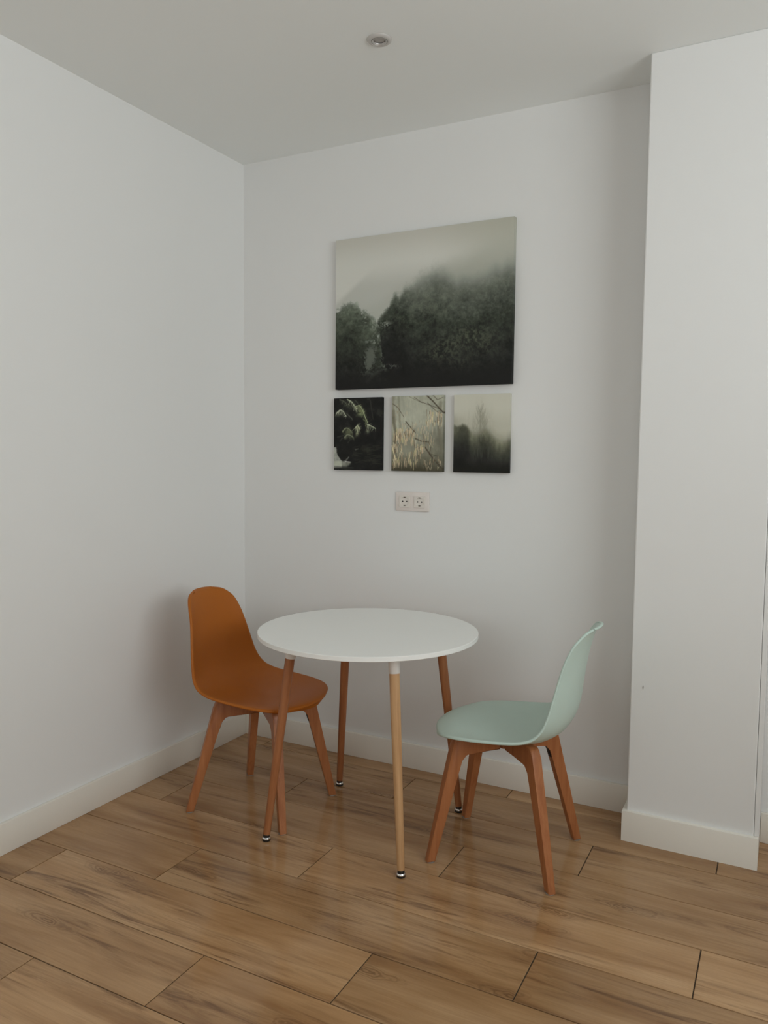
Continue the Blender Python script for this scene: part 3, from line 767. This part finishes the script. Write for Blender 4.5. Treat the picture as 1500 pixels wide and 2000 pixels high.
def paint_catkins(w, h):
    U, V = np.meshgrid((np.arange(w) + 0.5) / w, (np.arange(h) + 0.5) / h)
    asp = w / h
    r_ = np.random.RandomState(21)
    n = fbm(w, h, 5, 7, 5, 71, 0.65)
    vs_ = fbm(w, h, 30, 9, 3, 75, 0.6)
    img = np.zeros((h, w, 3)) + np.array((142, 143, 129.))
    img = lerp(img, (108, 107, 94), smooth(V, 0.32, 0.70) * 0.85)
    img = lerp(img, (84, 82, 68), smooth(V, 0.66, 0.88) * 0.7)
    img = lerp(img, (60, 57, 45), smooth(V, 0.84, 1.0) * 0.9)
    img = lerp(img, (96, 95, 82), smooth(U, 0.60, 1.0) * smooth(V, 0.30, 0.55) * 0.5)
    img *= (0.70 + 0.32 * n + 0.16 * vs_)[..., None]
    img = lerp(img, (152, 154, 140), blob(U, V, 0.45, 0.26, 0.30, 0.20) * 0.55)
    img = lerp(img, (124, 124, 110), blob(U, V, 0.30, 0.73, 0.15, 0.09) * 0.7)
    # blurred stems
    img = stroke(img, U, V, [(0.03, 0.2), (0.04, 0.35), (0.08, 0.47), (0.06, 0.7)], 0.028, 0.02, (78, 74, 60), 0.65, asp)
    img = stroke(img, U, V, [(0.13, 0.0), (0.15, 0.2), (0.17, 0.42)], 0.018, 0.018, (112, 112, 98), 0.7, asp)
    img = stroke(img, U, V, [(0.03, 0.0), (0.02, 0.25)], 0.02, 0.02, (112, 110, 96), 0.6, asp)
    img = stroke(img, U, V, [(0.94, 0.1), (0.92, 0.45), (0.97, 0.7)], 0.026, 0.02, (92, 89, 76), 0.5, asp)
    br = (64, 58, 48)
    for pts, w0, w1, al in (([(0.68, 0.0), (0.80, 0.08), (0.93, 0.18), (1.0, 0.23)], 0.010, 0.009, 0.9), ([(0.44, 0.02), (0.56, 0.08), (0.75, 0.13), (0.93, 0.18)], 0.005, 0.006, 0.6),
                            ([(0.34, 0.01), (0.60, 0.10)], 0.005, 0.004, 0.4), ([(0.02, 0.10), (0.12, 0.15), (0.24, 0.28)], 0.007, 0.005, 0.6),
                            ([(0.28, 0.34), (0.38, 0.42), (0.47, 0.49)], 0.008, 0.006, 0.8), ([(0.46, 0.56), (0.58, 0.60), (0.72, 0.61)], 0.010, 0.007, 0.75),
                            ([(0.66, 0.68), (0.76, 0.78), (0.88, 0.88), (0.99, 0.96)], 0.010, 0.010, 0.85), ([(0.72, 0.60), (0.77, 0.68), (0.74, 0.78)], 0.007, 0.005, 0.7),
                            ([(0.76, 0.77), (0.92, 0.80)], 0.007, 0.005, 0.6), ([(0.80, 0.0), (0.88, 0.06), (0.99, 0.03)], 0.009, 0.005, 0.5), ([(0.70, 0.10), (0.85, 0.20), (0.98, 0.26)], 0.007, 0.006, 0.5)):
        img = stroke(img, U, V, pts, w0, w1, br, al, asp)
    pal = [(172, 160, 134), (160, 146, 122), (158, 150, 114), (182, 174, 148), (146, 131, 108), (118, 100, 80), (92, 78, 62), (164, 146, 122)]
    def cats(n_, x0, x1, y0, y1, l0, l1, al=0.8):
        nonlocal img
        for _ in range(n_):
            x, y = x0 + (x1 - x0) * r_.rand(), y0 + (y1 - y0) * r_.rand()
            L_ = l0 + (l1 - l0) * r_.rand(); wd = 0.0038 + 0.0045 * r_.rand()
            img = stroke(img, U, V, [(x, y), (x + 0.008 * r_.randn(), y + L_)], wd, wd * 0.6, pal[r_.randint(len(pal))], min(1.0, al * (0.75 + 0.45 * r_.rand())), asp)
    cats(95, 0.03, 0.45, 0.42, 0.58, 0.03, 0.09)
    cats(26, 0.30, 0.46, 0.44, 0.52, 0.02, 0.06, 0.6)
    cats(52, 0.66, 0.97, 0.18, 0.38, 0.03, 0.09, 0.75)
    cats(22, 0.48, 0.80, 0.40, 0.58, 0.03, 0.07, 0.6)
    cats(34, 0.44, 0.62, 0.58, 0.78, 0.03, 0.08, 0.7)
    cats(60, 0.02, 0.24, 0.62, 0.92, 0.03, 0.08, 0.7)
    cats(40, 0.26, 0.55, 0.74, 0.92, 0.03, 0.09, 0.7)
    cats(34, 0.62, 0.97, 0.80, 0.95, 0.02, 0.06, 0.55)
    cats(24, 0.62, 0.84, 0.50, 0.70, 0.02, 0.06, 0.45)
    cats(20, 0.02, 0.30, 0.10, 0.40, 0.02, 0.06, 0.35)
    cats(20, 0.20, 0.60, 0.32, 0.44, 0.02, 0.05, 0.35)
    img = stroke(img, U, V, [(0.01, 0.66), (0.05, 0.76), (0.09, 0.86)], 0.008, 0.006, (178, 169, 138), 0.8, asp)
    img = lerp(img, (56, 53, 42), smooth(V, 0.90, 1.0) * smooth(n, 0.35, 0.55) * 0.7)
    return img

def paint_mist(w, h):
    U, V = np.meshgrid((np.arange(w) + 0.5) / w, (np.arange(h) + 0.5) / h)
    asp = w / h
    r_ = np.random.RandomState(3)
    n = fbm(w, h, 6, 7, 5, 91, 0.65); vst = fbm(w, h, 22, 7, 4, 95, 0.65)
    img = np.zeros((h, w, 3)) + np.array((159, 158, 147.))
    img = lerp(img, (148, 147, 135), smooth(V, 0.15, 0.42) * 0.8)
    img = lerp(img, (130, 129, 117), smooth(V - 0.24 - 0.4 * U + (n - 0.5) * 0.12, -0.05, 0.12) * smooth(-U, -0.45, -0.05) * 0.75)
    # veil of a bare tree rising out of the mist
    crown = blob(U, V, 0.47, 0.40, 0.19, 0.20) + 0.6 * blob(U, V, 0.49, 0.26, 0.09, 0.14)
    img = lerp(img, (122, 121, 108), np.clip(crown, 0, 1) * (0.25 + 0.55 * smooth(n * 0.5 + vst * 0.5, 0.4, 0.62)))
    top = np.interp(U, [0, 0.08, 0.16, 0.22, 0.28, 0.34, 0.42, 0.50, 0.56, 0.62, 0.70, 0.78, 0.86, 0.93, 1.0],
                    [0.39, 0.385, 0.36, 0.37, 0.42, 0.455, 0.46, 0.42, 0.39, 0.42, 0.47, 0.51, 0.53, 0.54, 0.50])
    lt = smooth(-U, -0.36, -0.24)
    m_ = smooth(V - top + (n - 0.5) * 0.09 + (vst - 0.5) * 0.04, -0.02 - 0.05 * (1 - lt), 0.03 + 0.08 * (1 - lt))
    dep = np.clip((V - top) / (1 - top), 0, 1)
    dp = np.clip(dep + 0.16 * lt - 0.08 * smooth(U, 0.62, 0.8), 0, 1)
    f = np.stack([np.interp(dp, [0, 0.15, 0.32, 0.52, 0.72, 1], k) for k in ((114, 90, 68, 46, 33, 25), (113, 91, 69, 47, 33, 25), (100, 77, 58, 41, 31, 23))], -1)
    f *= np.clip(1 + (vst - 0.5) * 0.28 + (n - 0.5) * 0.55, 0.6, 1.5)[..., None]
    img = img * (1 - m_[..., None]) + f * m_[..., None]
    img = stroke(img, U, V, [(0.50, 0.60), (0.485, 0.40), (0.48, 0.22)], 0.008, 0.003, (98, 97, 86), 0.45, asp)
    for k in range(90):
        y0 = 0.20 + 0.34 * r_.rand(); sd = 1 if r_.rand() < 0.5 else -1; L_ = (0.03 + 0.10 * r_.rand()) * (0.4 + y0 * 1.6)
        x0 = 0.485 + 0.05 * r_.randn() * (y0 - 0.1) * 3
        img = stroke(img, U, V, [(x0, y0), (x0 + sd * L_ * 0.45, y0 - L_ * 0.7), (x0 + sd * L_ * 0.55, y0 - L_ * 1.2)], 0.005, 0.003, (110, 109, 97), 0.22, asp)
    for k in range(26):
        x0 = 0.38 + 0.36 * r_.rand(); y0 = 0.62 + 0.14 * r_.rand()
        img = stroke(img, U, V, [(x0, y0), (x0 + 0.01 * r_.randn(), y0 + 0.12)], 0.005, 0.003, (64, 65, 59), 0.28, asp)
    img = lerp(img, (26, 26, 23), smooth(V, 0.82, 0.98) * 0.8)
    return img

WALL_ALBEDO, WALL_SHOWN = 0.80, 172.0        # white wall paint next to the prints, used to turn print tones into ink reflectance
def print_mesh(img, W, Hh):
    h, w = img.shape[:2]
    alb = srgb2lin(img) * (WALL_ALBEDO / float(srgb2lin(np.array(WALL_SHOWN))))
    alb = np.clip(alb, 0.004, 0.85)
    xs = np.linspace(-W / 2, W / 2, w); zs = np.linspace(Hh / 2, -Hh / 2, h)
    X, Z = np.meshgrid(xs, zs)
    co = np.stack([X, np.zeros_like(X), Z], -1).reshape(-1, 3)
    I = np.arange(w * h).reshape(h, w)
    quads = np.stack([I[:-1, :-1], I[1:, :-1], I[1:, 1:], I[:-1, 1:]], -1).reshape(-1, 4)
    me = bpy.data.meshes.new('print')
    me.vertices.add(len(co)); me.vertices.foreach_set('co', co.ravel().astype(np.float32))
    me.loops.add(quads.size); me.loops.foreach_set('vertex_index', quads.ravel().astype(np.int32))
    me.polygons.add(len(quads)); me.polygons.foreach_set('loop_start', (np.arange(len(quads)) * 4).astype(np.int32))
    me.update(calc_edges=True)
    at = me.color_attributes.new('ink', 'FLOAT_COLOR', 'POINT')
    at.data.foreach_set('color', np.concatenate([alb.reshape(-1, 3), np.ones((w * h, 1))], 1).ravel().astype(np.float32))
    me.validate()
    return me
def ink_material():
    m, N, L, B = mat('canvas_print_ink')
    a = N.new('ShaderNodeAttribute'); a.attribute_name = 'ink'
    L.new(a.outputs['Color'], B.inputs['Base Color'])
    tc = N.new('ShaderNodeTexCoord')
    wv = N.new('ShaderNodeTexNoise'); wv.inputs['Scale'].default_value = 700
    L.new(tc.outputs['Object'], wv.inputs['Vector'])
    b = N.new('ShaderNodeBump'); b.inputs['Strength'].default_value = 0.05; b.inputs['Distance'].default_value = 0.0005
    L.new(wv.outputs['Fac'], b.inputs['Height']); L.new(b.outputs['Normal'], B.inputs['Normal'])
    B.inputs['Roughness'].default_value = 0.75
    B.inputs['Specular IOR Level'].default_value = 0.15
    return m
M_INK = ink_material()

def canvas(label, x0, x1, z0, z1, depth, painter, res, side_col):
    W, Hh = x1 - x0, z1 - z0
    root = empty('canvas_print', ((x0 + x1) / 2, -0.001, (z0 + z1) / 2))
    tag(root, label, 'picture')
    img = painter(*res)
    pr = link('print', print_mesh(img, W - 0.001, Hh - 0.001), M_INK, root, (0, -depth - 0.0004, 0))
    # the picture goes on round the edges of the stretched canvas: side faces take the tones of the print's border
    h, w = img.shape[:2]
    def edge_mesh():
        V, F, C = [], [], []
        loop = [(i, w - 1) for i in range(h)] + [(h - 1, j) for j in range(w - 2, -1, -1)] + [(i, 0) for i in range(h - 2, -1, -1)] + [(0, j) for j in range(1, w - 1)]
        alb = np.clip(srgb2lin(img) * (WALL_ALBEDO / float(srgb2lin(np.array(WALL_SHOWN)))), 0.004, 0.85) * side_col
        n = len(loop)
        for y in (-depth, 0.0):
            for i, j in loop:
                V.append((-W / 2 + W * j / (w - 1), y, Hh / 2 - Hh * i / (h - 1))); C.append((*alb[i, j], 1))
        for k in range(n):
            F.append((k, (k + 1) % n, n + (k + 1) % n, n + k))
        F.append(tuple(range(n))[::-1]); F.append(tuple(range(n, 2 * n)))
        me = bpy.data.meshes.new('stretched_canvas'); me.from_pydata(V, [], F); me.update()
        bm_ = bmesh.new(); bm_.from_mesh(me); bmesh.ops.recalc_face_normals(bm_, faces=bm_.faces); bm_.to_mesh(me); bm_.free()
        at = me.color_attributes.new('ink', 'FLOAT_COLOR', 'POINT')
        at.data.foreach_set('color', np.array(C, np.float32).ravel())
        return me
    link('stretched_canvas', edge_mesh(), M_INK, root)
    return root

canvas('large canvas print of a misty forest with trees below pale fog', 0.526, 1.342, 1.665, 2.316, 0.026, paint_forest, (420, 336), 0.9)
canvas('small dark canvas print of fern fronds beside a white cascade', 0.515, 0.758, 1.308, 1.627, 0.018, paint_fern, (168, 220), 0.9)
canvas('small canvas print of golden catkins on bare branches, middle of the row', 0.806, 1.048, 1.308, 1.628, 0.018, paint_catkins, (168, 220), 0.75)
canvas('small canvas print of a bare tree in fog above dark woodland', 1.095, 1.337, 1.307, 1.627, 0.018, paint_mist, (168, 220), 0.95)
